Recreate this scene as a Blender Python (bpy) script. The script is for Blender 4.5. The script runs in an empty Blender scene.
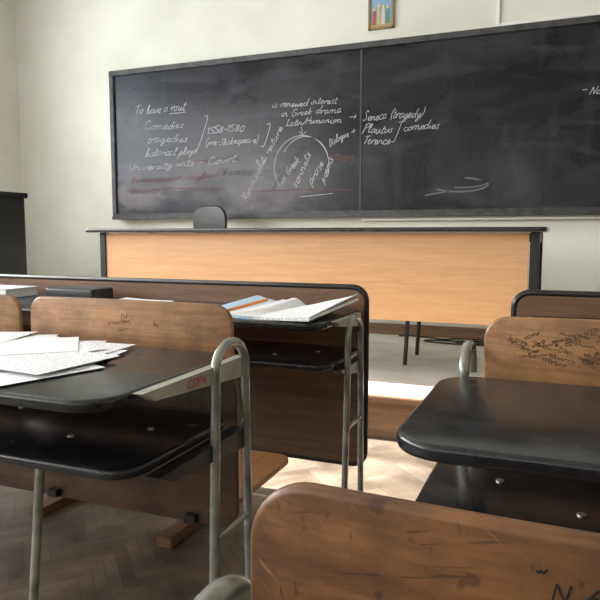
import bpy, bmesh, math, random
from mathutils import Vector, Matrix
random.seed(7)
S=bpy.context.scene
COL=S.collection
# ------------------------------------------------------------------ materials
def newmat(name):
    m=bpy.data.materials.new(name); m.use_nodes=True
    nt=m.node_tree; b=nt.nodes['Principled BSDF']
    return m,nt,b
def N(nt,t,**k):
    n=nt.nodes.new(t)
    for a,v in k.items(): setattr(n,a,v)
    return n
def ramp(nt,stops):
    r=N(nt,'ShaderNodeValToRGB')
    e=r.color_ramp.elements
    while len(e)<len(stops): e.new(0.5)
    for i,(p,c) in enumerate(stops):
        e[i].position=p; e[i].color=(c[0],c[1],c[2],1)
    return r
def noisy(name,c1,c2,rough=.5,scale=4,stretch=(1,1,1),detail=6,lo=.35,hi=.65,metal=0,bump=0,r2=None,spec=.5,mid=None):
    m,nt,b=newmat(name)
    tc=N(nt,'ShaderNodeTexCoord'); mp=N(nt,'ShaderNodeMapping')
    mp.inputs['Scale'].default_value=stretch
    nz=N(nt,'ShaderNodeTexNoise'); nz.inputs['Scale'].default_value=scale; nz.inputs['Detail'].default_value=detail
    st=[(lo,c1),(hi,c2)]
    if mid: st=[(lo,c1),((lo+hi)/2,mid),(hi,c2)]
    r=ramp(nt,st)
    nt.links.new(tc.outputs['Object'],mp.inputs[0]); nt.links.new(mp.outputs[0],nz.inputs['Vector'])
    nt.links.new(nz.outputs['Fac'],r.inputs[0]); nt.links.new(r.outputs[0],b.inputs['Base Color'])
    b.inputs['Roughness'].default_value=rough; b.inputs['Metallic'].default_value=metal
    b.inputs['Specular IOR Level'].default_value=spec
    if r2 is not None:
        mr=N(nt,'ShaderNodeMapRange'); mr.inputs[1].default_value=.3; mr.inputs[2].default_value=.7
        mr.inputs[3].default_value=rough; mr.inputs[4].default_value=r2
        nt.links.new(nz.outputs['Fac'],mr.inputs[0]); nt.links.new(mr.outputs[0],b.inputs['Roughness'])
    if bump:
        bp=N(nt,'ShaderNodeBump'); bp.inputs['Strength'].default_value=bump; bp.inputs['Distance'].default_value=.002
        nt.links.new(nz.outputs['Fac'],bp.inputs['Height']); nt.links.new(bp.outputs[0],b.inputs['Normal'])
    return m
def wood(name,c1,c2,axis='X',rough=.4,fine=1.0,stain=None,scr=False,spec=.5,pores=.8):
    st={'X':(.5,9,9),'Y':(9,.5,9),'Z':(9,9,.5)}[axis]
    m,nt,b=newmat(name)
    tc=N(nt,'ShaderNodeTexCoord'); mp=N(nt,'ShaderNodeMapping'); mp.inputs['Scale'].default_value=[s*fine for s in st]
    nz=N(nt,'ShaderNodeTexNoise'); nz.inputs['Scale'].default_value=3.5; nz.inputs['Detail'].default_value=8; nz.inputs['Distortion'].default_value=.6
    r=ramp(nt,[(.3,c1),(.68,c2)])
    nt.links.new(tc.outputs['Object'],mp.inputs[0]); nt.links.new(mp.outputs[0],nz.inputs['Vector']); nt.links.new(nz.outputs['Fac'],r.inputs[0])
    out=r.outputs[0]
    mp2=N(nt,'ShaderNodeMapping'); mp2.inputs['Scale'].default_value=[s*fine*(14 if s>1 else 12) for s in st]
    np_=N(nt,'ShaderNodeTexNoise'); np_.inputs['Scale'].default_value=1.5; np_.inputs['Detail'].default_value=3
    rp=ramp(nt,[(.35,(.72,.72,.72)),(.55,(1.04,1.04,1.04))])
    mxp=N(nt,'ShaderNodeMixRGB',blend_type='MULTIPLY'); mxp.inputs[0].default_value=pores
    nt.links.new(tc.outputs['Object'],mp2.inputs[0]); nt.links.new(mp2.outputs[0],np_.inputs['Vector']); nt.links.new(np_.outputs['Fac'],rp.inputs[0])
    nt.links.new(out,mxp.inputs[1]); nt.links.new(rp.outputs[0],mxp.inputs[2]); out=mxp.outputs[0]
    if stain:
        n2=N(nt,'ShaderNodeTexNoise'); n2.inputs['Scale'].default_value=8; n2.inputs['Detail'].default_value=9; n2.inputs['Roughness'].default_value=.7
        r2=ramp(nt,[(.40,(0,0,0)),(.66,(.85,.85,.85))])
        mx=N(nt,'ShaderNodeMixRGB'); mx.inputs[2].default_value=(*stain,1)
        nt.links.new(tc.outputs['Object'],n2.inputs['Vector']); nt.links.new(n2.outputs['Fac'],r2.inputs[0])
        nt.links.new(r2.outputs[0],mx.inputs[0]); nt.links.new(out,mx.inputs[1]); out=mx.outputs[0]
    if scr:
        for k,(sc,th,rot) in enumerate((((18,18,230),.66,.25),((22,22,280),.67,-.7),((200,200,40),.68,.2),((60,60,60),.64,1.1))):
            m3=N(nt,'ShaderNodeMapping'); m3.inputs['Scale'].default_value=sc
            n3=N(nt,'ShaderNodeTexNoise'); n3.inputs['Scale'].default_value=1; n3.inputs['Detail'].default_value=3
            g=N(nt,'ShaderNodeMapRange'); g.inputs[1].default_value=th; g.inputs[2].default_value=th+.05; g.inputs[3].default_value=0; g.inputs[4].default_value=.55
            mx=N(nt,'ShaderNodeMixRGB'); mx.inputs[2].default_value=((.02,.01,.006,1),(.28,.155,.075,1),(.02,.01,.006,1),(.045,.02,.01,1))[k]
            r0=N(nt,'ShaderNodeVectorRotate'); r0.rotation_type='Y_AXIS'; r0.inputs['Angle'].default_value=rot
            nt.links.new(tc.outputs['Object'],r0.inputs['Vector']); nt.links.new(r0.outputs[0],m3.inputs[0]); nt.links.new(m3.outputs[0],n3.inputs['Vector']); nt.links.new(n3.outputs['Fac'],g.inputs[0])
            nt.links.new(g.outputs[0],mx.inputs[0]); nt.links.new(out,mx.inputs[1]); out=mx.outputs[0]
    nt.links.new(out,b.inputs['Base Color']); b.inputs['Roughness'].default_value=rough; b.inputs['Specular IOR Level'].default_value=spec
    return m
M_wall=noisy('cream_plaster',(.63,.62,.53),(.75,.74,.66),rough=.85,scale=1.3,detail=9,lo=.3,hi=.6,bump=.15)
M_ceil=noisy('white_ceiling',(.78,.77,.74),(.84,.83,.80),rough=.9,scale=2)
def slate():
    m,nt,b=newmat('chalky_slate_painted_glare'); L=nt.links.new
    tc=N(nt,'ShaderNodeTexCoord')
    def nz(scale,st,det,lo,hi,v,rot=0,col=(1,1,1.12)):
        mp=N(nt,'ShaderNodeMapping'); mp.inputs['Scale'].default_value=st; mp.inputs['Rotation'].default_value=(0,rot,0)
        n=N(nt,'ShaderNodeTexNoise'); n.inputs['Scale'].default_value=scale; n.inputs['Detail'].default_value=det; n.inputs['Distortion'].default_value=.8
        L(tc.outputs['Object'],mp.inputs[0]); L(mp.outputs[0],n.inputs['Vector'])
        r=ramp(nt,[(lo,(0,0,0)),(hi,(v*col[0],v*col[1],v*col[2]))]); L(n.outputs['Fac'],r.inputs[0]); return r.outputs[0],n
    def add(x,y,op='ADD'):
        ad=N(nt,'ShaderNodeMixRGB',blend_type=op); ad.inputs[0].default_value=1; L(x,ad.inputs[1])
        if isinstance(y,tuple): ad.inputs[2].default_value=y
        else: L(y,ad.inputs[2])
        return ad.outputs[0]
    a,n1=nz(1.3,(1,1,1.5),10,.47,.78,.034); c,_=nz(3,(.5,1,2.2),8,.52,.8,.028,.5); d,_=nz(2.5,(2.0,1,.6),6,.54,.8,.016,.15)
    p,_=nz(3.2,(.8,1,1.6),8,.40,.66,.10,.1,(1,.80,.78))  # pinkish window reflections painted into the slate colour, masked to the lower left
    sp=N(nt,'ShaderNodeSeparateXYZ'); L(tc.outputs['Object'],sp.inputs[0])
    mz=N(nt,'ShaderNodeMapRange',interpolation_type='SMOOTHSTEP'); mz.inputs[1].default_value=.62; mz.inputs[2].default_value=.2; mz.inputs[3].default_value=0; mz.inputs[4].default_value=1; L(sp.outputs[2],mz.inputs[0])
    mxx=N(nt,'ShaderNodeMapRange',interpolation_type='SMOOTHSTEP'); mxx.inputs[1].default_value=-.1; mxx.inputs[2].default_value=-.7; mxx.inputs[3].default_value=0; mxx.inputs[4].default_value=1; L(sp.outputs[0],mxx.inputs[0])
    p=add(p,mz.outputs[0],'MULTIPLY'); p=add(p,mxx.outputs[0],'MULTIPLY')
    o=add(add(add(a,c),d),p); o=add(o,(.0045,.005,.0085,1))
    L(o,b.inputs['Base Color'])
    mr=N(nt,'ShaderNodeMapRange'); mr.inputs[1].default_value=.3; mr.inputs[2].default_value=.7; mr.inputs[3].default_value=.22; mr.inputs[4].default_value=.34
    L(n1.outputs['Fac'],mr.inputs[0]); L(mr.outputs[0],b.inputs['Roughness']); b.inputs['Specular IOR Level'].default_value=.25
    return m
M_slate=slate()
M_frame=noisy('grey_black_frame',(.02,.02,.02),(.06,.058,.054),rough=.5,scale=12)
M_chalk,_,b=newmat('white_chalk'); b.inputs['Base Color'].default_value=(.46,.46,.48,1); b.inputs['Roughness'].default_value=.95
M_chalk2,_,b=newmat('faint_chalk'); b.inputs['Base Color'].default_value=(.085,.083,.088,1); b.inputs['Roughness'].default_value=.95
M_chalk3,_,b=newmat('medium_chalk'); b.inputs['Base Color'].default_value=(.15,.15,.15,1); b.inputs['Roughness'].default_value=.95
M_chalkr,_,b=newmat('pink_chalk'); b.inputs['Base Color'].default_value=(.13,.055,.055,1); b.inputs['Roughness'].default_value=.95
M_tdesk=wood('beech_laminate',(.50,.27,.13),(.57,.33,.165),'X',.42,1.6,pores=.25)
M_brown=wood('brown_panel_wood',(.13,.066,.034),(.21,.108,.055),'X',.4)
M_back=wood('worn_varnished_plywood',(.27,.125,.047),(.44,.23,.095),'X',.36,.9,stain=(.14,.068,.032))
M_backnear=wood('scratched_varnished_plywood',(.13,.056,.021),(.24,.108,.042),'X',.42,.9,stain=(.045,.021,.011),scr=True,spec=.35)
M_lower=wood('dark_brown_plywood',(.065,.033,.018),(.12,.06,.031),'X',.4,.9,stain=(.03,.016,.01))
M_seat=wood('seat_plywood',(.28,.12,.05),(.45,.22,.09),'Y',.35)
M_black=noisy('black_laminate',(.010,.0105,.012),(.020,.021,.0235),rough=.17,scale=14,detail=10,r2=.28,lo=.45,hi=.75)
M_trim,_,b=newmat('black_edge'); b.inputs['Base Color'].default_value=(.012,.011,.011,1); b.inputs['Roughness'].default_value=.28
M_tube=noisy('worn_grey_enamel',(.20,.20,.18),(.38,.375,.34),rough=.24,scale=18,metal=.5,detail=5,spec=.6)
M_dmetal,_,b=newmat('dark_steel'); b.inputs['Base Color'].default_value=(.03,.03,.03,1); b.inputs['Roughness'].default_value=.4; b.inputs['Metallic'].default_value=.5
M_bolt,_,b=newmat('zinc_bolt'); b.inputs['Base Color'].default_value=(.6,.58,.52,1); b.inputs['Roughness'].default_value=.3; b.inputs['Metallic'].default_value=.9
M_pale=noisy('pale_bracket',(.28,.26,.22),(.42,.395,.33),rough=.6,scale=20)
M_ink,_,b=newmat('pen_graffiti'); b.inputs['Base Color'].default_value=(.012,.008,.007,1); b.inputs['Roughness'].default_value=.6
M_fade,_,b=newmat('faded_graffiti'); b.inputs['Base Color'].default_value=(.11,.055,.027,1); b.inputs['Roughness'].default_value=.6
M_red,_,b=newmat('red_marker'); b.inputs['Base Color'].default_value=(.50,.04,.03,1); b.inputs['Roughness'].default_value=.6
M_white,_,b=newmat('white_plastic'); b.inputs['Base Color'].default_value=(.82,.80,.75,1); b.inputs['Roughness'].default_value=.5
M_podtop=noisy('worn_linoleum',(.70,.64,.53),(.86,.80,.69),rough=.5,scale=5)
M_podriser=wood('podium_riser_wood',(.20,.11,.06),(.32,.19,.11),'X',.5)
M_cab=noisy('black_cabinet_paint',(.008,.008,.009),(.018,.017,.017),rough=.4,scale=4)
M_added_curt,nt,b=newmat('white_sun_blocking_cloth'); b.inputs['Base Color'].default_value=(.8,.78,.72,1); b.inputs['Roughness'].default_value=.9
def parquet():
    m,nt,b=newmat('chevron_parquet'); L=nt.links.new
    tc=N(nt,'ShaderNodeTexCoord'); sp=N(nt,'ShaderNodeSeparateXYZ'); L(tc.outputs['Object'],sp.inputs[0])
    def mth(op,a,c=None,v=None):
        n=N(nt,'ShaderNodeMath',operation=op); L(a,n.inputs[0])
        if c is not None: L(c,n.inputs[1])
        elif v is not None: n.inputs[1].default_value=v
        return n.outputs[0]
    pp=mth('PINGPONG',sp.outputs[0],v=.16)
    v=mth('ADD',sp.outputs[1],pp); vs=mth('DIVIDE',v,v=.055)
    fr=mth('FRACT',vs); fl=mth('FLOOR',vs)
    cx=mth('FLOOR',mth('DIVIDE',sp.outputs[0],v=.16))
    cb=N(nt,'ShaderNodeCombineXYZ'); L(fl,cb.inputs[0]); L(cx,cb.inputs[1])
    wn=N(nt,'ShaderNodeTexWhiteNoise'); L(cb.outputs[0],wn.inputs['Vector'])
    r=ramp(nt,[(0,(.150,.115,.085)),(1,(.215,.172,.132))]); L(wn.outputs['Value'],r.inputs[0])
    nz=N(nt,'ShaderNodeTexNoise'); nz.inputs['Scale'].default_value=5; nz.inputs['Detail'].default_value=10; L(tc.outputs['Object'],nz.inputs['Vector'])
    r3=ramp(nt,[(.32,(.45,.45,.45)),(.66,(1.25,1.23,1.2))]); L(nz.outputs['Fac'],r3.inputs[0])
    mx=N(nt,'ShaderNodeMixRGB',blend_type='MULTIPLY'); mx.inputs[0].default_value=1; L(r.outputs[0],mx.inputs[1]); L(r3.outputs[0],mx.inputs[2])
    ed=mth('LESS_THAN',fr,v=.07); ed=mth('MULTIPLY',ed,v=.55)
    mx2=N(nt,'ShaderNodeMixRGB'); mx2.inputs[2].default_value=(.06,.045,.035,1); L(ed,mx2.inputs[0]); L(mx.outputs[0],mx2.inputs[1])
    L(mx2.outputs[0],b.inputs['Base Color']); b.inputs['Roughness'].default_value=.42
    return m
M_floor=parquet()
def paper(name,ink=(.10,.11,.22),lines=55,amt=.5,base=(.90,.90,.90),st=.32,sc=(230,110,1)):
    m,nt,b=newmat(name); L=nt.links.new
    tc=N(nt,'ShaderNodeTexCoord'); sp=N(nt,'ShaderNodeSeparateXYZ'); L(tc.outputs['Object'],sp.inputs[0])
    a=N(nt,'ShaderNodeMath',operation='MULTIPLY'); a.inputs[1].default_value=lines*2; L(sp.outputs[1],a.inputs[0])
    f=N(nt,'ShaderNodeMath',operation='FRACT'); L(a.outputs[0],f.inputs[0])
    g=N(nt,'ShaderNodeMath',operation='GREATER_THAN'); g.inputs[1].default_value=.5; L(f.outputs[0],g.inputs[0])
    mp=N(nt,'ShaderNodeMapping'); mp.inputs['Scale'].default_value=sc; L(tc.outputs['Object'],mp.inputs[0])
    nz=N(nt,'ShaderNodeTexNoise'); nz.inputs['Scale'].default_value=1; nz.inputs['Detail'].default_value=2; L(mp.outputs[0],nz.inputs['Vector'])
    g2=N(nt,'ShaderNodeMath',operation='GREATER_THAN'); g2.inputs[1].default_value=amt; L(nz.outputs['Fac'],g2.inputs[0])
    mu=N(nt,'ShaderNodeMath',operation='MULTIPLY'); L(g.outputs[0],mu.inputs[0]); L(g2.outputs[0],mu.inputs[1])
    m3=N(nt,'ShaderNodeMath',operation='MULTIPLY'); m3.inputs[1].default_value=st; L(mu.outputs[0],m3.inputs[0])
    mx=N(nt,'ShaderNodeMixRGB'); mx.inputs[1].default_value=(*base,1); mx.inputs[2].default_value=(*ink,1); L(m3.outputs[0],mx.inputs[0])
    L(mx.outputs[0],b.inputs['Base Color']); b.inputs['Roughness'].default_value=.8
    return m
M_paper=paper('handwritten_paper',lines=52,amt=.46,st=.42,sc=(190,60,1)); M_print=paper('printed_page',(.12,.12,.12),45,.48,st=.35)
M_blank=paper('blank_page',(.4,.45,.55),60,.56)
M_blue=paper('pale_blue_page',(.25,.4,.55),45,.5,base=(.50,.70,.84),st=.4)
M_orange,_,b=newmat('orange_pencil_paint'); b.inputs['Base Color'].default_value=(.85,.25,.04,1)
def flat(name,c,r=.6):
    m,_,b=newmat(name); b.inputs['Base Color'].default_value=(*c,1); b.inputs['Roughness'].default_value=r; return m

# ------------------------------------------------------------------ helpers
def empty(name,loc,label=None,cat=None,group=None):
    o=bpy.data.objects.new(name,None); o.location=loc; o.empty_display_size=.1; COL.objects.link(o)
    if label: o['label']=label
    if cat: o['category']=cat
    if group: o['group']=group
    return o
def wpos(p):
    v=Vector((0,0,0))
    while p: v+=p.location; p=p.parent
    return v
def link(name,me,mat,parent=None,origin=None,smooth=False):
    me.materials.append(mat)
    if smooth:
        for p in me.polygons: p.use_smooth=True
    o=bpy.data.objects.new(name,me); COL.objects.link(o)
    if parent is not None:
        off=wpos(parent); o.parent=parent
    else: off=Vector(origin) if origin else Vector((0,0,0)); o.location=off
    me.transform(Matrix.Translation(-off)); me.update()
    return o
def frombm(bm,name):
    bmesh.ops.recalc_face_normals(bm,faces=bm.faces)
    me=bpy.data.meshes.new(name); bm.to_mesh(me); bm.free(); return me
def box_bm(bm,x0,x1,y0,y1,z0,z1,bev=0):
    t=bmesh.new()
    r=bmesh.ops.create_cube(t,size=1)
    for v in t.verts:
        v.co=Vector(((x0+x1)/2+v.co.x*(x1-x0),(y0+y1)/2+v.co.y*(y1-y0),(z0+z1)/2+v.co.z*(z1-z0)))
    if bev: bmesh.ops.bevel(t,geom=list(t.edges),offset=bev,segments=2,affect='EDGES')
    me=bpy.data.meshes.new('t'); t.to_mesh(me); t.free(); bm.from_mesh(me); bpy.data.meshes.remove(me)
def box(name,x0,x1,y0,y1,z0,z1,mat,parent=None,bev=.003,origin=None):
    bm=bmesh.new(); box_bm(bm,min(x0,x1),max(x0,x1),min(y0,y1),max(y0,y1),z0,z1,bev)
    return link(name,frombm(bm,name),mat,parent,origin)
def outline(a0,a1,b0,b1,r,seg=8,rs=None):
    rs=rs or (r,r,r,r); pts=[]
    for k,(right,top,s) in enumerate(((1,1,0),(0,1,90),(0,0,180),(1,0,270))):
        rr=max(rs[k],1e-4)
        ox=a1-rr if right else a0+rr; oy=b1-rr if top else b0+rr
        for i in range(seg+1):
            t=math.radians(s+90*i/seg); pts.append((ox+rr*math.cos(t),oy+rr*math.sin(t)))
    return pts
def plate(name,pts,plane,t0,t1,mat,parent=None,origin=None):
    bm=bmesh.new()
    mk=(lambda p,t:Vector((p[0],p[1],t))) if plane=='XY' else (lambda p,t:Vector((p[0],t,p[1])))
    A=[bm.verts.new(mk(p,t0)) for p in pts]; B=[bm.verts.new(mk(p,t1)) for p in pts]
    bm.faces.new(A); bm.faces.new(list(reversed(B))); n=len(pts)
    for i in range(n): bm.faces.new((A[i],B[i],B[(i+1)%n],A[(i+1)%n]))
    return link(name,frombm(bm,name),mat,parent,origin)
def rplate(name,a0,a1,b0,b1,r,plane,t0,t1,mat,parent=None,bev=.006,rs=None,deform=None,seg=10,bs=4):
    rs=rs or (r,)*4
    bm=bmesh.new()
    mk=(lambda p,t:Vector((p[0],p[1],t))) if plane=='XY' else (lambda p,t:Vector((p[0],t,p[1])))
    prof=[]
    for i in range(bs+1):
        t=math.pi/2*i/bs; prof.append((bev*(1-math.sin(t)),t0+bev*(1-math.cos(t))))
    for i in range(bs+1):
        t=math.pi/2*i/bs; prof.append((bev*(1-math.cos(t)),t1-bev*(1-math.sin(t))))
    rings=[]
    for d,t in prof:
        pts=outline(a0+d,a1-d,b0+d,b1-d,r,seg,[q-d for q in rs])
        rings.append([bm.verts.new(mk(p,t)) for p in pts])
    n=len(rings[0])
    for A,B in zip(rings,rings[1:]):
        for i in range(n): bm.faces.new((A[i],B[i],B[(i+1)%n],A[(i+1)%n]))
    f0=bm.faces.new(rings[0]); f1=bm.faces.new(list(reversed(rings[-1])))
    if deform:
        for k in range(1,16):
            x=a0+(a1-a0)*k/16
            bmesh.ops.bisect_plane(bm,geom=list(bm.verts)+list(bm.edges)+list(bm.faces),plane_co=(x,0,0),plane_no=(1,0,0))
        for v in bm.verts: v.co=deform(v.co)
    bmesh.ops.remove_doubles(bm,verts=bm.verts,dist=1e-6)
    o=link(name,frombm(bm,name),mat,parent)
    for p in o.data.polygons: p.use_smooth=True
    try: o.data.set_sharp_from_angle(angle=math.radians(38))
    except Exception: pass
    return o
def tube_bm(bm,path,r,seg=12,closed=False,cap=True):
    P=[Vector(p) for p in path]; n=len(P); rings=[]
    up=None
    for i in range(n):
        a=P[(i-1)%n] if (i>0 or closed) else P[i]; c=P[(i+1)%n] if (i<n-1 or closed) else P[i]
        d=(c-a).normalized()
        if up is None:
            up=Vector((0,0,1)) if abs(d.z)<.9 else Vector((1,0,0))
        u=(up-d*up.dot(d)).normalized(); up=u; w=d.cross(u)
        rr=r[i] if isinstance(r,(list,tuple)) else r
        rings.append([bm.verts.new(P[i]+(u*math.cos(2*math.pi*k/seg)+w*math.sin(2*math.pi*k/seg))*rr) for k in range(seg)])
    m=n if closed else n-1
    for i in range(m):
        A=rings[i];B=rings[(i+1)%n]
        for k in range(seg): bm.faces.new((A[k],A[(k+1)%seg],B[(k+1)%seg],B[k]))
    if cap and not closed:
        bm.faces.new(rings[0]); bm.faces.new(rings[-1])
def tube(name,path,r,mat,parent=None,seg=12,closed=False,origin=None):
    bm=bmesh.new(); tube_bm(bm,path,r,seg,closed)
    o=link(name,frombm(bm,name),mat,parent,origin,smooth=True)
    try: o.data.set_sharp_from_angle(angle=math.radians(50))
    except Exception: pass
    return o
def multi(name,fn,mat,parent=None,origin=None,smooth=False):
    bm=bmesh.new(); fn(bm); return link(name,frombm(bm,name),mat,parent,origin,smooth)
# ---------------------------------------------------------------- handwriting
G={
'a':(1.1,[[(.8,.85),(.4,1),(.05,.55),(.3,0),(.75,.4),(.85,.95),(.8,.3),(1.1,.1)]]),
'b':(1,[[(.05,.4),(.5,1.6),(.3,2.1),(.1,1.2),(.15,.1),(.6,.05),(.75,.6),(.4,.9)]]),
'c':(.9,[[(.75,.8),(.4,1),(.05,.5),(.35,0),(.9,.25)]]),
'd':(1.1,[[(.8,.8),(.4,1),(.05,.5),(.35,0),(.75,.3)],[(.95,2.2),(.82,1.1),(.85,.2),(1.1,.1)]]),
'e':(.85,[[(.05,.4),(.6,.6),(.5,1),(.1,.8),(.15,.15),(.5,0),(.85,.3)]]),
'f':(.7,[[(.1,.3),(.6,1.7),(.4,2.1),(.25,1),(.2,-.9),(.45,-.5),(.3,.1),(.7,.3)]]),
'g':(1.1,[[(.8,.85),(.4,1),(.05,.55),(.3,0),(.8,.7),(.75,-.7),(.3,-.9),(.4,-.4),(1.1,.2)]]),
'h':(1.05,[[(.05,.2),(.45,1.7),(.25,2.1),(.1,1),(.1,0),(.4,.9),(.7,.8),(.7,.1),(1.05,.15)]]),
'i':(.5,[[(.05,.4),(.2,1),(.15,.2),(.5,.15)],[(.25,1.4),(.3,1.55)]]),
'k':(1,[[(.1,2),(.1,0)],[(.7,1),(.15,.5),(.8,0)]]),
'l':(.55,[[(.05,.3),(.5,1.7),(.3,2.1),(.15,1),(.2,.1),(.55,.2)]]),
'm':(1.7,[[(.1,1),(.1,0)],[(.1,.6),(.4,1),(.65,.7),(.65,0)],[(.65,.6),(.95,1),(1.25,.7),(1.3,.05),(1.7,.2)]]),
'n':(1.1,[[(.1,1),(.1,0)],[(.1,.6),(.45,1),(.7,.7),(.75,.1),(1.1,.2)]]),
'o':(1.05,[[(.5,1),(.1,.7),(.2,.05),(.7,.15),(.75,.8),(.5,1),(1.05,.85)]]),
'p':(1.05,[[(.2,1),(.05,-1)],[(.2,.8),(.6,1),(.8,.5),(.5,0),(.15,.15)]]),
'q':(1.1,[[(.8,.85),(.4,1),(.05,.55),(.3,0),(.8,.7),(.75,-1),(1,-.6)]]),
'r':(.8,[[(.1,.9),(.15,0),(.25,.7),(.7,.95),(.8,.8)]]),
's':(.8,[[(.7,.9),(.4,1),(.25,.7),(.6,.35),(.45,0),(.05,.1)]]),
't':(.7,[[(.35,1.8),(.2,.3),(.35,0),(.7,.2)],[(.05,1.2),(.65,1.25)]]),
'u':(1.1,[[(.1,1),(.15,.2),(.45,0),(.8,.9),(.8,.2),(1.1,.1)]]),
'v':(.9,[[(.05,1),(.3,0),(.7,1),(.9,.9)]]),
'w':(1.3,[[(.05,1),(.2,.05),(.55,.8),(.75,.05),(1.1,1),(1.3,.9)]]),
'y':(1,[[(.1,1),(.2,.3),(.5,.2),(.8,.95),(.6,-.7),(.25,-.9),(.4,-.3),(1,.2)]]),
'z':(.9,[[(.1,1),(.75,.95),(.1,.05),(.9,.05)]]),
'T':(1.2,[[(.6,1.9),(.5,0)],[(.0,1.9),(1.2,2)]]),
'C':(1.3,[[(1.1,1.7),(.6,2.1),(.1,1.2),(.3,.1),(.9,.05),(1.3,.4)]]),
'S':(1.2,[[(1,1.8),(.6,2.1),(.3,1.5),(.8,.8),(.5,0),(.0,.2)]]),
'P':(1.1,[[(.2,1.9),(.1,-.1)],[(.0,1.7),(.7,2.1),(1,1.4),(.2,1)]]),
'E':(1.1,[[(1,1.9),(.4,2),(.3,1.2),(.7,1.1)],[(.35,1.15),(.05,.5),(.4,0),(1.1,.25)]]),
'G':(1.3,[[(1.1,1.7),(.6,2.1),(.1,1.1),(.4,0),(1,.4),(1.1,1),(.6,.95)]]),
'L':(1.1,[[(.6,2),(.3,2),(.3,.3),(.05,.05),(1.1,.1)]]),
'H':(1.3,[[(.2,2),(.1,0)],[(1,2.1),(.95,0)],[(.1,1),(1.1,1.1)]]),
'D':(1.3,[[(.3,2),(.2,0),(.9,.3),(1.1,1.3),(.6,2),(.0,1.9)]]),
'N':(1.3,[[(.1,0),(.2,2)],[(.2,2),(.9,.1)],[(.9,.1),(1.1,2.1)]]),
'M':(1.6,[[(.1,0),(.3,2)],[(.3,2),(.7,.6),(1.2,2)],[(1.2,2),(1.4,0)]]),
'R':(1.2,[[(.2,1.9),(.1,0)],[(.0,1.8),(.7,2.1),(.9,1.4),(.2,1)],[(.3,1),(1.1,0)]]),
'U':(1.3,[[(.2,2),(.15,.4),(.6,0),(1,.6),(1.1,2),(1.1,.2),(1.3,.1)]]),
'A':(1.3,[[(.0,0),(.6,2)],[(.6,2),(1.1,0)],[(.2,.8),(.95,.8)]]),
'O':(1.3,[[(.6,2),(.1,1.2),(.4,0),(1,.5),(1,1.6),(.6,2)]]),
'I':(.5,[[(.2,2),(.2,0)]]),
'1':(.6,[[(.05,1.4),(.4,1.9),(.3,0)]]),
'5':(1,[[(.9,1.9),(.3,1.9)],[(.3,1.9),(.2,1.1),(.8,.9),(.7,.1),(.05,.1)]]),
'8':(1,[[(.8,1.7),(.4,1.9),(.2,1.4),(.8,.6),(.5,0),(.1,.4),(.8,1.5)]]),
'0':(1,[[(.5,1.9),(.1,1.2),(.3,0),(.8,.5),(.8,1.5),(.5,1.9)]]),
'-':(.8,[[(.1,.8),(.7,.85)]]), '.':(.4,[[(.1,0),(.15,.15)]]), '/':(.8,[[(.1,-.3),(.7,2)]]),
'(':(.6,[[(.5,2.2),(.1,1),(.4,-.4)]]), ')':(.6,[[(.1,2.2),(.5,1),(.1,-.4)]]),
'>':(1.8,[[(.1,.8),(1.5,.9)],[(1.1,1.3),(1.5,.9)],[(1.5,.9),(1.1,.4)]]),
']':(.7,[[(.0,2.6),(.5,2.5),(.5,-1.5),(.0,-1.6)]]),
' ':(.8,[]),
}
def smooth(pts,k=3):
    if len(pts)<3: return pts
    P=[pts[0]]+list(pts)+[pts[-1]]; out=[]
    for i in range(1,len(P)-2):
        p0,p1,p2,p3=[Vector(q) for q in P[i-1:i+3]]
        for j in range(k):
            t=j/k
            q=.5*((2*p1)+(p2-p0)*t+(2*p0-5*p1+4*p2-p3)*t*t+(3*p1-p0-3*p2+p3)*t**3)
            out.append((q.x,q.y))
    out.append(tuple(pts[-1])); return out
def text_strokes(s,x,z,width,xh,ang=0,slant=.42):
    s=''.join(c for c in s if c in G)
    tot=sum(G[c][0] for c in s); kx=width/tot; cur=0; out=[]
    ca,sa=math.cos(math.radians(ang)),math.sin(math.radians(ang))
    ph=random.uniform(0,6)
    for n_,c in enumerate(s):
        w,st=G[c]
        j=random.uniform(-.09,.09)+.16*math.sin(ph+n_*.6); sc=random.uniform(.88,1.14); sl=slant+random.uniform(-.08,.08); wx=random.uniform(.9,1.08)
        for p in st:
            q=[]
            pj=[(a+random.uniform(-.03,.03),b_+random.uniform(-.035,.035)) for a,b_ in p]
            for (a,b_) in smooth(pj):
                lx=(cur+a*wx)*kx+b_*xh*sl; lz=(b_*sc+j)*xh
                q.append((x+lx*ca-lz*sa,z+lx*sa+lz*ca))
            out.append(q)
        cur+=w
    return out
def strokes_obj(name,strokes,y,wd,mat,parent,mapf=None):
    bm=bmesh.new()
    mapf=mapf or (lambda a,b_,off:Vector((a,y-off,b_)))
    for st in strokes:
        P=[Vector((p[0],p[1])) for p in st]
        L=[];R=[]
        k=random.uniform(.8,1.15)
        for i,p in enumerate(P):
            a=P[max(i-1,0)];c=P[min(i+1,len(P)-1)]
            d=(c-a); d=d.normalized() if d.length>1e-9 else Vector((1,0))
            n=Vector((-d.y,d.x))*wd/2*k
            L.append(bm.verts.new(mapf(p.x+n.x,p.y+n.y,0))); R.append(bm.verts.new(mapf(p.x-n.x,p.y-n.y,0)))
        for i in range(len(P)-1):
            try: bm.faces.new((L[i],L[i+1],R[i+1],R[i]))
            except Exception: pass
    me=bpy.data.meshes.new(name); bm.to_mesh(me); bm.free()
    return link(name,me,mat,parent)
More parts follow.
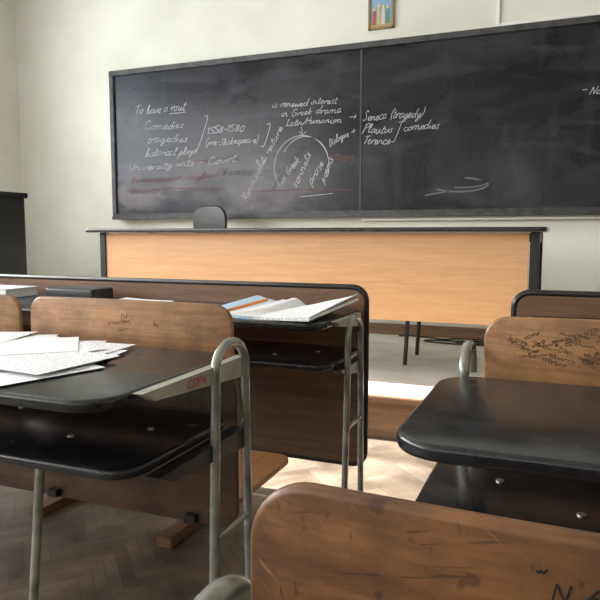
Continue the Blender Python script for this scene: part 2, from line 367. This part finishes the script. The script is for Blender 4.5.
# ------------------------------------------------------------------ room shell
XL,XR,YB,YF,ZC=-5.0,4.2,5.0,-3.6,3.7
def struct(o): o['kind']='structure'; return o
struct(box('floor',XL-.2,XR+.2,YF-.2,YB+.2,-.1,0,M_floor,bev=0))
struct(box('ceiling',XL-.2,XR+.2,YF-.2,YB+.2,ZC,ZC+.1,M_ceil,bev=0))
struct(box('wall_back',XL-.2,XR+.2,YB,YB+.2,0,ZC,M_wall,bev=0))
struct(box('wall_front',XL-.2,XR+.2,YF-.2,YF,0,ZC,M_wall,bev=0))
struct(box('wall_right',XR,XR+.2,YF,YB,0,ZC,M_wall,bev=0))
WIN=[(2.28,3.53),(.35,1.75),(-1.6,-.2),(-3.3,-2.1)]
ZS,ZT=.95,3.25
def lw(bm):
    box_bm(bm,XL-.2,XL,YF,YB,0,ZS); box_bm(bm,XL-.2,XL,YF,YB,ZT,ZC)
    ys=[YF]; 
    for a,b_ in sorted(WIN): ys+= [a,b_]
    ys.append(YB)
    for i in range(0,len(ys),2): box_bm(bm,XL-.2,XL,ys[i],ys[i+1],ZS,ZT)
struct(multi('wall_left',lw,M_wall))
for i,(a,b_) in enumerate(WIN):
    def wf(bm,a=a,b_=b_):
        x0,x1=XL-.12,XL-.08
        for y0,y1 in ((a,a+.05),(b_-.05,b_),((a+b_)/2-.02,(a+b_)/2+.02)): box_bm(bm,x0,x1,y0,y1,ZS,ZT,.004)
        for z0,z1 in ((ZS,ZS+.05),(ZT-.05,ZT)): box_bm(bm,x0,x1,a,b_,z0,z1,.004)
    struct(multi('window_%d'%(i+1),wf,M_white))
for i,(a,b_) in enumerate(WIN[1:]):
    def cf(bm,a=a,b_=b_):
        n=60; lo=[];hi=[]
        for k in range(n+1):
            y=a-.08+(b_-a+.16)*k/n; x=XL+.05+.025*math.sin(k*.9)
            lo.append(bm.verts.new((x,y,ZS-.1))); hi.append(bm.verts.new((x,y,ZT+.1)))
        for k in range(n): bm.faces.new((lo[k],lo[k+1],hi[k+1],hi[k]))
    c=multi('added_sun_curtain',cf,M_added_curt,origin=(XL+.05,(a+b_)/2,ZS-.1),smooth=True)  # unseen cloth added to keep direct sun off the desks
    c['label']='closed pleated white cloth added over a side window to block sun'; c['category']='added_sun_curtain'; c['group']='added sun-blocking curtains'
struct(box('baseboard_back',XL,XR,YB-.02,YB,0,.30,M_podriser,bev=.002))

# podium
pod=empty('podium',(-.4,4.0,0),'low teaching platform with pale linoleum top and brown riser','platform')
box('platform_top',XL+.02,XR-.02,3.03,YB-.02,.19,.214,M_podtop,pod,bev=.002)
box('riser',XL+.02,XR-.02,3.045,3.07,0,.19,M_podriser,pod,bev=.001)
box('riser_nosing',XL+.02,XR-.02,3.018,3.06,.183,.2145,M_podriser,pod,bev=.004)

# ------------------------------------------------------------------ blackboard
BY=4.955
bb=empty('blackboard',(-1.49,YB,1.15),'wide two-panel black chalkboard with handwritten chalk notes on the wall','blackboard')
X0,X1,XM,Z0,Z1=-3.86,.87,-1.49,1.157,2.47
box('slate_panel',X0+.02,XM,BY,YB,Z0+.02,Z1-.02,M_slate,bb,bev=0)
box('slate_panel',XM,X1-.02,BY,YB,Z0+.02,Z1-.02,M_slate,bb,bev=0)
def fr(bm):
    box_bm(bm,X0,X1,BY-.025,YB,Z1-.045,Z1,.004); box_bm(bm,X0,X1,BY-.02,YB,Z0,Z0+.035,.004)
    box_bm(bm,X0,X0+.045,BY-.022,YB,Z0+.03,Z1-.04,.004); box_bm(bm,X1-.045,X1,BY-.022,YB,Z0+.03,Z1-.04,.004)
multi('frame',fr,M_frame,bb)
box('divider',XM-.007,XM+.007,BY-.006,BY+.002,Z0+.035,Z1-.045,M_chalk2,bb,bev=.001)
def tray(bm):
    box_bm(bm,X0+.05,X1,BY-.09,YB,Z0-.018,Z0-.002,.003); box_bm(bm,X0+.05,X1,BY-.095,BY-.08,Z0-.018,Z0+.012,.003)
multi('chalk_tray',tray,M_frame,bb)
WL=[("To have a rout",-3.60,2.075,.52,.034,0),("Comedies",-3.50,1.93,.40,.034,0),("tragedies",-3.48,1.815,.42,.032,0),
("historical plays",-3.50,1.70,.53,.032,0),("1558-1580",-2.87,1.865,.36,.028,0),("(pre-Shakespeare)",-2.88,1.765,.50,.026,0),
("University wits - Court",-3.69,1.575,1.1,.030,2),
("is renewed interest",-2.25,2.035,.56,.026,0),("in Greek drama",-2.17,1.96,.52,.027,0),("Latin/Humanism",-2.13,1.885,.48,.026,0),
("Seneca (tragedy)",-1.478,1.885,.47,.033,0),("Plautus",-1.478,1.785,.24,.033,0),("comedies",-1.155,1.79,.27,.027,0),("Terence",-1.478,1.70,.22,.031,0),
(">",-1.60,1.89,.08,.03,0),
("Dialogue >",-1.75,1.70,.24,.026,24),("Renaissance",-2.49,1.28,.42,.028,62),("literature",-2.36,1.55,.38,.028,56),
("in Greek",-2.16,1.42,.24,.028,48),("sonnets",-2.04,1.38,.30,.028,62),("prose",-1.90,1.40,.20,.028,58),("poems",-1.80,1.42,.20,.026,64),("Note",.13,1.955,.13,.026,0),("-",.07,1.97,.04,.03,0),
("]",-2.95,1.83,.05,.07,0),("]",-2.33,1.80,.04,.04,0),("]",-1.225,1.76,.03,.034,0)]
for t,x,z,w,h,a in WL:
    strokes_obj('chalk_writing',text_strokes(t,x,z,w,h,a),BY-.0015,.0047,M_chalk,bb)
for t,x,z,w,h,a,m in [("Renaissance in England",-3.66,1.46,.9,.032,2,M_chalkr),("Court masque",-3.3,1.36,.6,.03,1,M_chalk2),("University",-3.68,1.37,.3,.03,1,M_chalk2),("theatres",-2.75,1.5,.35,.034,0,M_chalk2),("in London",-2.9,1.62,.35,.03,0,M_chalk2),("verse",-2.05,1.62,.2,.026,40,M_chalk2),("stage",-1.75,1.6,.2,.026,0,M_chalkr),("court",-2.25,1.36,.2,.026,50,M_chalk2)]:
    strokes_obj('faint_chalk_writing',text_strokes(t,x,z,w,h,a),BY-.0012,.007,m,bb)
def arc(cx,cz,rx,rz,a0,a1,n=28): return [(cx+rx*math.cos(math.radians(a0+(a1-a0)*i/n)),cz+rz*math.sin(math.radians(a0+(a1-a0)*i/n))) for i in range(n+1)]
strokes_obj('chalk_circle',[arc(-1.99,1.55,.24,.25,-20,215),arc(-1.96,1.56,.21,.23,20,150),[(-1.99,1.87),(-1.98,1.81)],[(-2.01,1.835),(-1.98,1.80),(-1.95,1.83)]],BY-.0015,.0045,M_chalk,bb)
strokes_obj('chalk_underline',[[(-3.24,2.055),(-3.07,2.06)],[(-2.0,1.31),(-1.72,1.33)]],BY-.0015,.0045,M_chalk,bb)
strokes_obj('red_chalk_line',[[(-3.7,1.40),(-3.2,1.41),(-2.7,1.40)],[(-2.45,1.36),(-2.0,1.37),(-1.55,1.355)],[(-3.1,1.63),(-2.85,1.64)]],BY-.0013,.007,M_chalkr,bb)
strokes_obj('chalk_smudge',[arc(-.72,1.37,.2,.05,-150,80),arc(-.70,1.38,.17,.03,-110,60),[(-.98,1.30),(-.8,1.325)]],BY-.0012,.010,M_chalk3,bb)

# wall picture, ducts
ic=empty('framed_icon_picture',(-1.347,YB,2.565),'small framed religious picture with robed figures on blue sky','picture')
def pf(bm):
    for a,b_,c,d in ((-1.447,-1.430,2.565,2.86),(-1.264,-1.247,2.565,2.86),(-1.447,-1.247,2.565,2.582),(-1.447,-1.247,2.843,2.86)):
        box_bm(bm,a,b_,4.975,YB,c,d,.002)
multi('picture_frame',pf,flat('gilt_brown',(.28,.17,.07)),ic)
box('picture_print',-1.432,-1.262,4.985,YB,2.58,2.845,flat('blue_print',(.22,.36,.55)),ic,bev=0)
box('ground_band',-1.432,-1.262,4.983,4.986,2.58,2.615,flat('ochre_print',(.40,.33,.12)),ic,bev=0)
for k,(x,h,c) in enumerate([(-1.40,.13,(.42,.08,.06)),(-1.365,.16,(.5,.4,.2)),(-1.33,.15,(.55,.5,.42)),(-1.295,.14,(.12,.25,.16))]):
    mm=flat('robe_print',c)
    plate('robed_figure',[(x-.016,2.60),(x+.016,2.60),(x+.012,2.60+h*.75),(x+.004,2.60+h*.8),(x-.004,2.60+h*.8),(x-.012,2.60+h*.75)],'XZ',4.982,4.984,mm,ic)
    plate('halo',[(x+.012*math.cos(t*.524),2.60+h*.87+.012*math.sin(t*.524)) for t in range(12)],'XZ',4.981,4.983,flat('gold_halo',(.7,.5,.15)),ic)
dt=empty('cable_duct',(-.48,YB,2.49),'white plastic cable duct running along the wall above the board','cable duct')
def du(bm): box_bm(bm,-.495,XR,4.98,YB,2.485,2.505,.003); box_bm(bm,-.50,-.475,4.98,YB,2.50,ZC,.003)
multi('duct',du,M_white,dt)
pp=tube('wall_pipe',[(-1.47,4.94,1.105),(-1.46,4.94,1.12),(1.5,4.94,1.12)],.009,M_white,origin=(-1.47,4.98,1.12))
pp['label']='thin cream pipe running under the blackboard'; pp['category']='pipe'
path=[]
for i in range(70):
    t=i/69; path.append((-1.15+1.6*t,4.90+.035*math.sin(t*23)+.015*math.sin(t*51),.221))
cb=tube('power_cable',path,.006,M_trim,origin=(-.6,4.9,.215)); cb['label']='loose black power cable lying on the platform by the wall'; cb['category']='cable'
path=[]
for i in range(50):
    t=i/49; path.append((-.75+.28*math.cos(t*11)*(1-.3*t)+.3*t,4.72+.07*math.sin(t*11),.221+.01*t))
cb=tube('power_cable',path,.006,M_trim,origin=(-.7,4.7,.215)); cb['label']='coiled black power cable lying on the platform floor'; cb['category']='cable'

# ------------------------------------------------------------------ teacher desk
td=empty('teacher_desk',(-1.46,3.75,.215),'long teacher desk with beech laminate front panel and black top','desk')
rplate('desk_top',-2.86,-.07,3.36,4.06,.03,'XY',1.015,1.04,M_black,td,bev=.008)
box('front_panel',-2.78,-.155,3.45,3.468,.535,1.012,M_tdesk,td,bev=.001)
for x in (-2.80,-.150):
    def sf(bm,x=x):
        box_bm(bm,x,x+.045,3.44,3.485,.215,1.015,.003); box_bm(bm,x,x+.045,3.97,4.015,.215,1.015,.003)
        box_bm(bm,x+.005,x+.04,3.48,3.98,.26,.30,.003); box_bm(bm,x+.005,x+.04,3.48,3.98,.96,1.01,.003)
    multi('side_leg_frame',sf,M_dmetal,td)
box('rear_rail',-2.76,-.15,3.98,4.0,.96,1.012,M_dmetal,td,bev=.002)

def seat_chair(x,y,z0):
    c=empty('teacher_chair',(x,y,z0),'black padded chair with rounded back behind the teacher desk','chair')
    rplate('seat',x-.2,x+.2,y-.2,y+.2,.06,'XY',z0+.44,z0+.49,M_trim,c,bev=.015)
    def bend(co): 
        t=(co.x-x)/.17; co.y-= .02*(t*t); return co
    rplate('backrest',x-.15,x+.15,z0+.72,z0+1.02,.05,'XZ',y+.20,y+.235,M_cab,c,bev=.012,deform=bend,rs=(.11,.11,.04,.04))
    for s in (-1,1):
        tube('back_post',[(x+s*.13,y+.19,z0+.40),(x+s*.13,y+.215,z0+.60),(x+s*.12,y+.215,z0+.80)],.010,M_dmetal,c)
    for dx in (-.17,.17):
        for dy in (-.17,.19):
            tube('leg',[(x+dx*1.05,y+dy*1.05,z0),(x+dx,y+dy,z0+.45)],.011,M_tube,c)
seat_chair(-2.62,4.36,.215)
st=empty('stool',(-.60,4.0,.215),'black four-legged stool tucked behind the teacher desk','stool')
rplate('seat',-.85,-.34,3.82,4.2,.05,'XY',.215+.44,.215+.47,M_trim,st,bev=.008)
for x in (-.86,-.34):
    for y in (3.83,4.18): tube('leg',[(x,y,.215),(x+(.02 if x<-.6 else -.02),y,.66)],.013,M_dmetal,st)
cab=empty('black_cabinet',(-4.25,3.7,.215),'tall black painted wooden cabinet standing by the wall','cabinet')
box('body',-4.7,-3.83,3.55,3.85,.215,1.28,M_cab,cab,bev=.004)
box('cabinet_top',-4.73,-3.81,3.53,3.87,1.28,1.318,M_cab,cab,bev=.006)
for x0,x1,xh in ((-4.69,-4.27,-4.31),(-4.26,-3.84,-4.22)):
    d=box('door',x0,x1,3.535,3.55,.26,1.26,M_cab,cab,bev=.003)
    k=box('handle',xh-.008,xh+.008,3.515,3.535,.75,.87,M_bolt,d,bev=.003)

# ------------------------------------------------------------------ school benches
def unit(xa,dr,n,yn,yf,ya0,ya1,ztop,yb,kind,label,xarch,backx,topz=.84,letters=None,frontp=None,runners=(),ext=None,midlegs=(),mback=None,bow=.016):
    W=n*.635 if ext is None else ext
    xe=xa+dr*W; xlo,xhi=min(xa,xe),max(xa,xe)
    u=empty('school_desk',((xlo+xhi)/2,(yn+yf)/2,0),label,'desk','rows of student bench desks')
    rplate('desk_top',xlo,xhi,yn,yf,.07,'XY',.717,.74,M_black,u,bev=.008,bs=5)
    rplate('book_shelf',xlo+.005,xhi-.005,yn+.075,yf-.01,.06,'XY',.58,.60,M_black,u,bev=.008,bs=5)
    for k in range(n):
        for fx,fy in ((.12,.62),(.24,.35),(.5,.7)):
            bx=xa+dr*(k*.635+fx); by=yn+.075+(yf-yn-.09)*fy
            plate('bolt',[(bx+.007*math.cos(t*.6283),by+.007*math.sin(t*.6283)) for t in range(10)],'XY',.5995,.6018,M_bolt,u)
    for xx in (xarch,xe+(xa-xarch)*1.0):
        r=(ya1-ya0)/2; yc=(ya0+ya1)/2
        path=[(xx,ya0-.04,0),(xx,ya0-.015,.3),(xx,ya0,ztop-r-.05)]+[(xx,yc-r*math.cos(math.radians(a)),ztop-r*1.0+ (r-.011)*math.sin(math.radians(a))) for a in range(0,181,12)]+[(xx,ya1,ztop-r-.05),(xx,ya1+.012,.3),(xx,ya1+.02,0)]
        tube('tubular_leg_frame',path,.0105,M_tube,u,seg=14)
        sgn=1 if xx<(xlo+xhi)/2 else -1
        tube('crossbar',[(xx,ya0-.012,.375),(xx,ya1+.01,.375)],.008,M_tube,u)
        outside=xx>xhi or xx<xlo
        for zz,nm in ((.737,'desk_bracket'),(.577,'shelf_bracket')):
            xi=xx+sgn*.03; y0=yn+.13; z_=zz
            if nm=='desk_bracket':
                if outside: xi=xx+sgn*abs(xx-(xhi if sgn<0 else xlo))*.98; y0=yn+.085
                else: z_=.713
            bm=bmesh.new(); x0,x1=min(xx,xi),max(xx,xi)
            y1=ya1
            vs=[]
            for x in (x0,x1):
                vs.append([bm.verts.new((x,y0,z_)),bm.verts.new((x,y1,z_)),bm.verts.new((x,y1,z_-.045)),bm.verts.new((x,y0+.04,z_-.02))])
            bm.faces.new(vs[0]); bm.faces.new(vs[1])
            for q in range(4): bm.faces.new((vs[0][q],vs[0][(q+1)%4],vs[1][(q+1)%4],vs[1][q]))
            br=link(nm,frombm(bm,nm),M_pale if nm=='desk_bracket' else M_dmetal,u)
            if letters and nm=='desk_bracket' and abs(xx-xarch)<1e-6:
                xs=max(xx,xi)+.0015
                strokes_obj('bracket_lettering',text_strokes(letters,0,0,.075,.0078,0,.1),0,.0028,M_red,u,
                    mapf=lambda a,b_,off,xs=xs,z_=z_:Vector((xs,ya0-.108+a,z_-.024+b_)))
    for (lx,ly0,ly1,lz) in midlegs:
        tube('tubular_leg',[(lx,ly0,0),(lx,ly1,lz)],.0105,M_tube,u)
    for (rx,r0,r1) in runners:
        box('foot_runner',rx-.03,rx+.03,r0,r1,0,.035,M_brown,u,bev=.004)
        tube('tubular_leg',[(rx,r0+.15,.03),(rx,r0+.15,.58)],.0105,M_dmetal,u)
        tube('tubular_leg',[(rx,r1-.12,.03),(rx,r1-.12,.71)],.0105,M_dmetal,u)
    if kind=='front':
        px0,px1,pz0,pz1=frontp
        px0,px1=min(px0,px1),max(px0,px1)
        o=outline(px0,px1,pz0,pz1,.05)
        p=plate('front_panel',o,'XZ',yb-.008,yb+.008,M_brown,u)
        tube('edge_trim',[(a,yb,b_) for a,b_ in o],.0115,M_trim,p,seg=10,closed=True)
    else:
        bx0=backx; bx1=backx+dr*(n*.635-.03)
        lo,hi=min(bx0,bx1),max(bx0,bx1)
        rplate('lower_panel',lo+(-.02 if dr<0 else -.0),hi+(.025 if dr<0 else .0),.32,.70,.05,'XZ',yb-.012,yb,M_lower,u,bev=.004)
        for k in range(n):
            a=backx+dr*k*.635; c=a+dr*.60; l,h=min(a,c),max(a,c); cx=(l+h)/2
            def bend(co,cx=cx):
                t=(co.x-cx)/.3
                if co.z>.6: co.z+=.004*(1-t*t)*((co.z-.6)/.24)
                co.y+= bow*t*t
                return co
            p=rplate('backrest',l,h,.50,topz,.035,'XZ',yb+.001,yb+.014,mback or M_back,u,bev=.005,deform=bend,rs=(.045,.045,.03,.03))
            s=rplate('seat',l+.01,h-.01,yb+.035,yb+.41,.05,'XY',.345,.36,M_seat,u,bev=.005)
            box('seat_bracket',cx-.22,cx-.19,yb-.03,yb+.30,.325,.345,M_dmetal,u,bev=.002)
            box('seat_bracket',cx+.19,cx+.22,yb-.03,yb+.30,.325,.345,M_dmetal,u,bev=.002)
    return u
u1=unit(-.645,-1,3,1.76,2.215,1.96,2.10,.742,2.25,'front','bench desk with black top, brown front panel and open books',-.626,None,
     frontp=(-.65,-2.60,.15,.81),runners=((-1.15,1.68,2.1),(-1.70,1.70,2.12)),ext=1.94)
u2=unit(-.657,-1,3,.79,1.255,1.12,1.25,.788,1.285,'row','bench desk with black top, messy papers and wooden backrests',-.636,-.694,letters='COPN',midlegs=((-1.07,1.03,1.10,.58),))
u3=unit(-.20,1,2,.785,1.215,1.262,1.385,.79,1.30,'row','bench desk with empty glossy black top and wooden backrest',-.168,-.137)
u4=unit(-.14,1,2,1.76,2.215,1.96,2.10,.735,2.25,'front','bench desk with black top and brown front panel',-.159,None,frontp=(-.14,1.13,.15,.81))
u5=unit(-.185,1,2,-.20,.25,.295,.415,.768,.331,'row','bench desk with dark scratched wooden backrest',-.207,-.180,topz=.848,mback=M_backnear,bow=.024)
def graf(u,items,y,wd=.003,mat=None,yf=None):
    for t,x,z,w,h,a in items:
        strokes_obj('pen_graffiti',text_strokes(t,x,z,w,h,a,.12),y,wd,mat or M_ink,u,
            mapf=(lambda A,B,o:Vector((A,yf(A),B))) if yf else None)
def curve(cx,yb,bow): return lambda A: yb+bow*((A-cx)/.3)**2-.0008
y2=curve(-.994,1.286,.016); y3=curve(.163,1.301,.016); y5=curve(.12,.332,.024)
graf(u2,[("N",-.99,.795,.025,.007,10),("v",-.985,.785,.03,.008,5),("k",-.90,.785,.02,.007,-10),("w",-1.0,.765,.025,.006,0),("ran",-1.03,.78,.05,.005,8),("um",-.99,.792,.03,.005,-12)],0,.0015,M_fade,y2)
rnd=random.Random(11); L3=[]
for i in range(90):
    s=''.join(rnd.choice('muwnsvoceark') for _ in range(rnd.randint(2,4)))
    L3.append((s,rnd.uniform(-.10,.36),rnd.uniform(.760,.818),rnd.uniform(.02,.05),rnd.uniform(.003,.0065),rnd.uniform(-30,30)))
graf(u3,L3,0,.0014,M_fade,y3)
graf(u5,[("w",-.006,.829,.006,.0018,8),("N",.001,.8165,.0095,.0045,0),("A",.017,.8175,.010,.0042,0)],0,.0012,M_ink,y5)

# ------------------------------------------------------------------ papers and books
def sheet_mesh(w,h,seed,amp=.006,mat=M_paper,curl=0):
    rnd=random.Random(seed); bm=bmesh.new(); nx,ny=10,12; V=[]
    p1=rnd.uniform(0,6)
    for j in range(ny+1):
        for i in range(nx+1):
            x=(i/nx-.5)*w; y=(j/ny-.5)*h
            z=amp*(.5+.5*math.sin(p1+x*14+y*6))*(abs(x)/w*2)**2+curl*max(0,(x/w+.5)*(y/h+.5)-.45)**1.5
            V.append(bm.verts.new((x,y,z)))
    for j in range(ny):
        for i in range(nx):
            a=j*(nx+1)+i; bm.faces.new((V[a],V[a+1],V[a+nx+2],V[a+nx+1]))
    me=bpy.data.meshes.new('sheet'); bm.to_mesh(me); bm.free(); me.materials.append(mat)
    for p in me.polygons: p.use_smooth=True
    return me
def sheet(x,y,z,rot,seed,label,group=None,w=.21,h=.297,mat=M_paper,amp=.006,curl=0):
    o=bpy.data.objects.new('paper_sheet',sheet_mesh(w,h,seed,amp,mat,curl)); COL.objects.link(o)
    o.location=(x,y,z); o.rotation_euler=(0,0,math.radians(rot)); o['label']=label; o['category']='paper'
    if group:o['group']=group
    return o
pl=[(-1.58,1.03,12),(-1.42,1.00,-8),(-1.30,1.0,20),(-1.36,1.06,70),(-1.12,1.12,-68),(-.99,.955,72),(-1.20,.98,-15),(-1.10,1.13,80),(-1.01,1.04,-78),
(-1.16,.96,68),(-1.26,1.04,-38),(-1.07,1.03,42),(-1.05,1.12,-86),(-1.26,1.12,-60),(-1.05,.98,-72),(-1.18,1.05,30),(-1.36,.99,55),(-1.10,1.11,68),
(-1.22,.97,-80),(-1.0,1.00,84),(-1.14,1.08,-50),(-1.30,1.10,15)]
for i,(x,y,r) in enumerate(pl):
    sheet(x,y,.7410+i*.0005,r,i+3,'loose handwritten sheet in a messy pile on the desk','loose handwritten sheets on the desk',amp=.0003 if i<21 else .0012,curl=0 if i<21 else .004,mat=M_paper if i%5 else M_blank)
sheet(-1.53,2.08,.742,84,40,'single white sheet lying on a desk',w=.17,h=.25,mat=M_blank,amp=.004,curl=.01)
def open_book(name,cx,cy,z,rot,pw,ph,th,mat_l,mat_r,label,lift=.02,liftl=0,leaves=()):
    e=empty(name,(cx,cy,z),label,'book'); e.rotation_euler=(0,0,math.radians(rot))
    def half(sg,mat,nm,lf,th=th,z0=0,pw=pw,rt=0,ex=1.8,ht=0):
        bm=bmesh.new(); n=16; m=8; T={};B={}
        for i in range(n+1):
            t=i/n; x=sg*pw*t
            for j in range(m+1):
                s=j/m; y=(s-.5)*ph+rt*t
                cur=lf*t**ex*(.15+.85*s)+ht*math.sin(math.pi*min(1,t*1.15))*s
                zz=th*(.35+.65*math.sin(min(1,t*2.5)*math.pi/2)-.3*t)+cur+z0
                T[i,j]=bm.verts.new((x,y,zz+.001)); B[i,j]=bm.verts.new((x,y,max(0,cur*.93+z0-.0002)))
        for i in range(n):
            for j in range(m):
                bm.faces.new((T[i,j],T[i+1,j],T[i+1,j+1],T[i,j+1])); bm.faces.new((B[i,j],B[i,j+1],B[i+1,j+1],B[i+1,j]))
            bm.faces.new((B[i,0],B[i+1,0],T[i+1,0],T[i,0])); bm.faces.new((B[i,m],T[i,m],T[i+1,m],B[i+1,m]))
        for j in range(m):
            bm.faces.new((B[n,j],B[n,j+1],T[n,j+1],T[n,j])); bm.faces.new((B[0,j],T[0,j],T[0,j+1],B[0,j+1]))
        me=frombm(bm,nm); me.materials.append(mat)
        o=bpy.data.objects.new(nm,me); COL.objects.link(o); o.parent=e
        for p in me.polygons: p.use_smooth=True
        try: me.set_sharp_from_angle(angle=.6)
        except Exception: pass
    half(-1,mat_l,'left_pages',liftl); half(1,mat_r,'right_pages',lift)
    for sg,lf,pwk,rt,ht in leaves: half(sg,mat_r,'loose_page',lf,.0005,th,pw*pwk,rt,1.8,ht)
    return e
open_book('open_notebook',-.865,1.965,.741,-7,.205,.36,.007,M_blue,M_print,'open notebook with curling white pages and pale blue page',.040,.030,
    leaves=((1,.052,.97,.01,.008),(-1,.018,.45,.0,.02)))
pc=empty('pencil',(-.98,1.86,.775),'orange wooden pencil lying on the open notebook','pencil')
tube('pencil_body',[(-.975,1.805,.762),(-.905,1.95,.785)],.0055,M_orange,pc,seg=6)
tube('pencil_tip',[(-.975,1.805,.762),(-.982,1.790,.760)],[.0055,.0006],M_pale,pc,seg=6)
cs=empty('black_case',(-1.8,2.08,.74),'flat black zipped pencil case on the desk','case')
rplate('case_body',-1.93,-1.68,2.02,2.15,.02,'XY',.7405,.79,M_cab,cs,bev=.010)
tube('zipper',[(-1.925,2.018,.765),(-1.685,2.018,.765)],.002,M_dmetal,cs,seg=6)
bk=empty('closed_book',(-2.2,2.08,.74),'closed white paperback lying on the desk','book')
box('book_cover',-2.34,-2.10,1.99,2.17,.776,.779,M_white,bk,bev=.001); box('book_pages',-2.335,-2.105,1.995,2.165,.744,.776,M_blank,bk,bev=.001)
box('book_cover',-2.34,-2.10,1.99,2.17,.741,.744,M_blue,bk,bev=.001)

# ------------------------------------------------------------------ light
w=bpy.data.worlds.new('world'); S.world=w; w.use_nodes=True
w.node_tree.nodes['Background'].inputs[0].default_value=(.72,.85,1,1); w.node_tree.nodes['Background'].inputs[1].default_value=6
sd=bpy.data.lights.new('sun','SUN'); sd.energy=36; sd.color=(1,.96,.90); sd.angle=.02
so=bpy.data.objects.new('sun',sd); COL.objects.link(so)
so.rotation_euler=Vector((1,-.03,-.577)).to_track_quat('-Z','Y').to_euler()
for i,(a,b_) in enumerate(WIN):
    l=bpy.data.lights.new('window_light','AREA'); l.shape='RECTANGLE'; l.size=ZT-ZS-.1; l.size_y=b_-a-.1; l.energy=(90,115,105,90)[i]; l.color=(.97,.985,1)
    o=bpy.data.objects.new('window_light',l); COL.objects.link(o)
    o.location=(XL+.12 if i else XL-.3,(a+b_)/2,(ZS+ZT)/2); o.rotation_euler=Vector((1,0,-.12)).to_track_quat('-Z','Y').to_euler()
l=bpy.data.lights.new('rear_fill_light','AREA'); l.shape='RECTANGLE'; l.size=3; l.size_y=1.6; l.energy=20; l.color=(.97,.985,1)  # fill lamp added at the windowless rear wall to raise ambient light
o=bpy.data.objects.new('rear_fill_light',l); COL.objects.link(o); o.location=(-1,YF+.1,2.2); o.rotation_euler=Vector((0,1,-.1)).to_track_quat('-Z','Y').to_euler()
# ------------------------------------------------------------------ camera
cd=bpy.data.cameras.new('camera'); cd.sensor_width=36; cd.lens=38.82; cd.clip_start=.02
co=bpy.data.objects.new('camera',cd); COL.objects.link(co); co.location=(0,0,1.0)
co.rotation_euler=(math.radians(84.26),0,math.radians(22)); S.camera=co
S.view_settings.view_transform='Standard'
S.view_settings.exposure=0.1
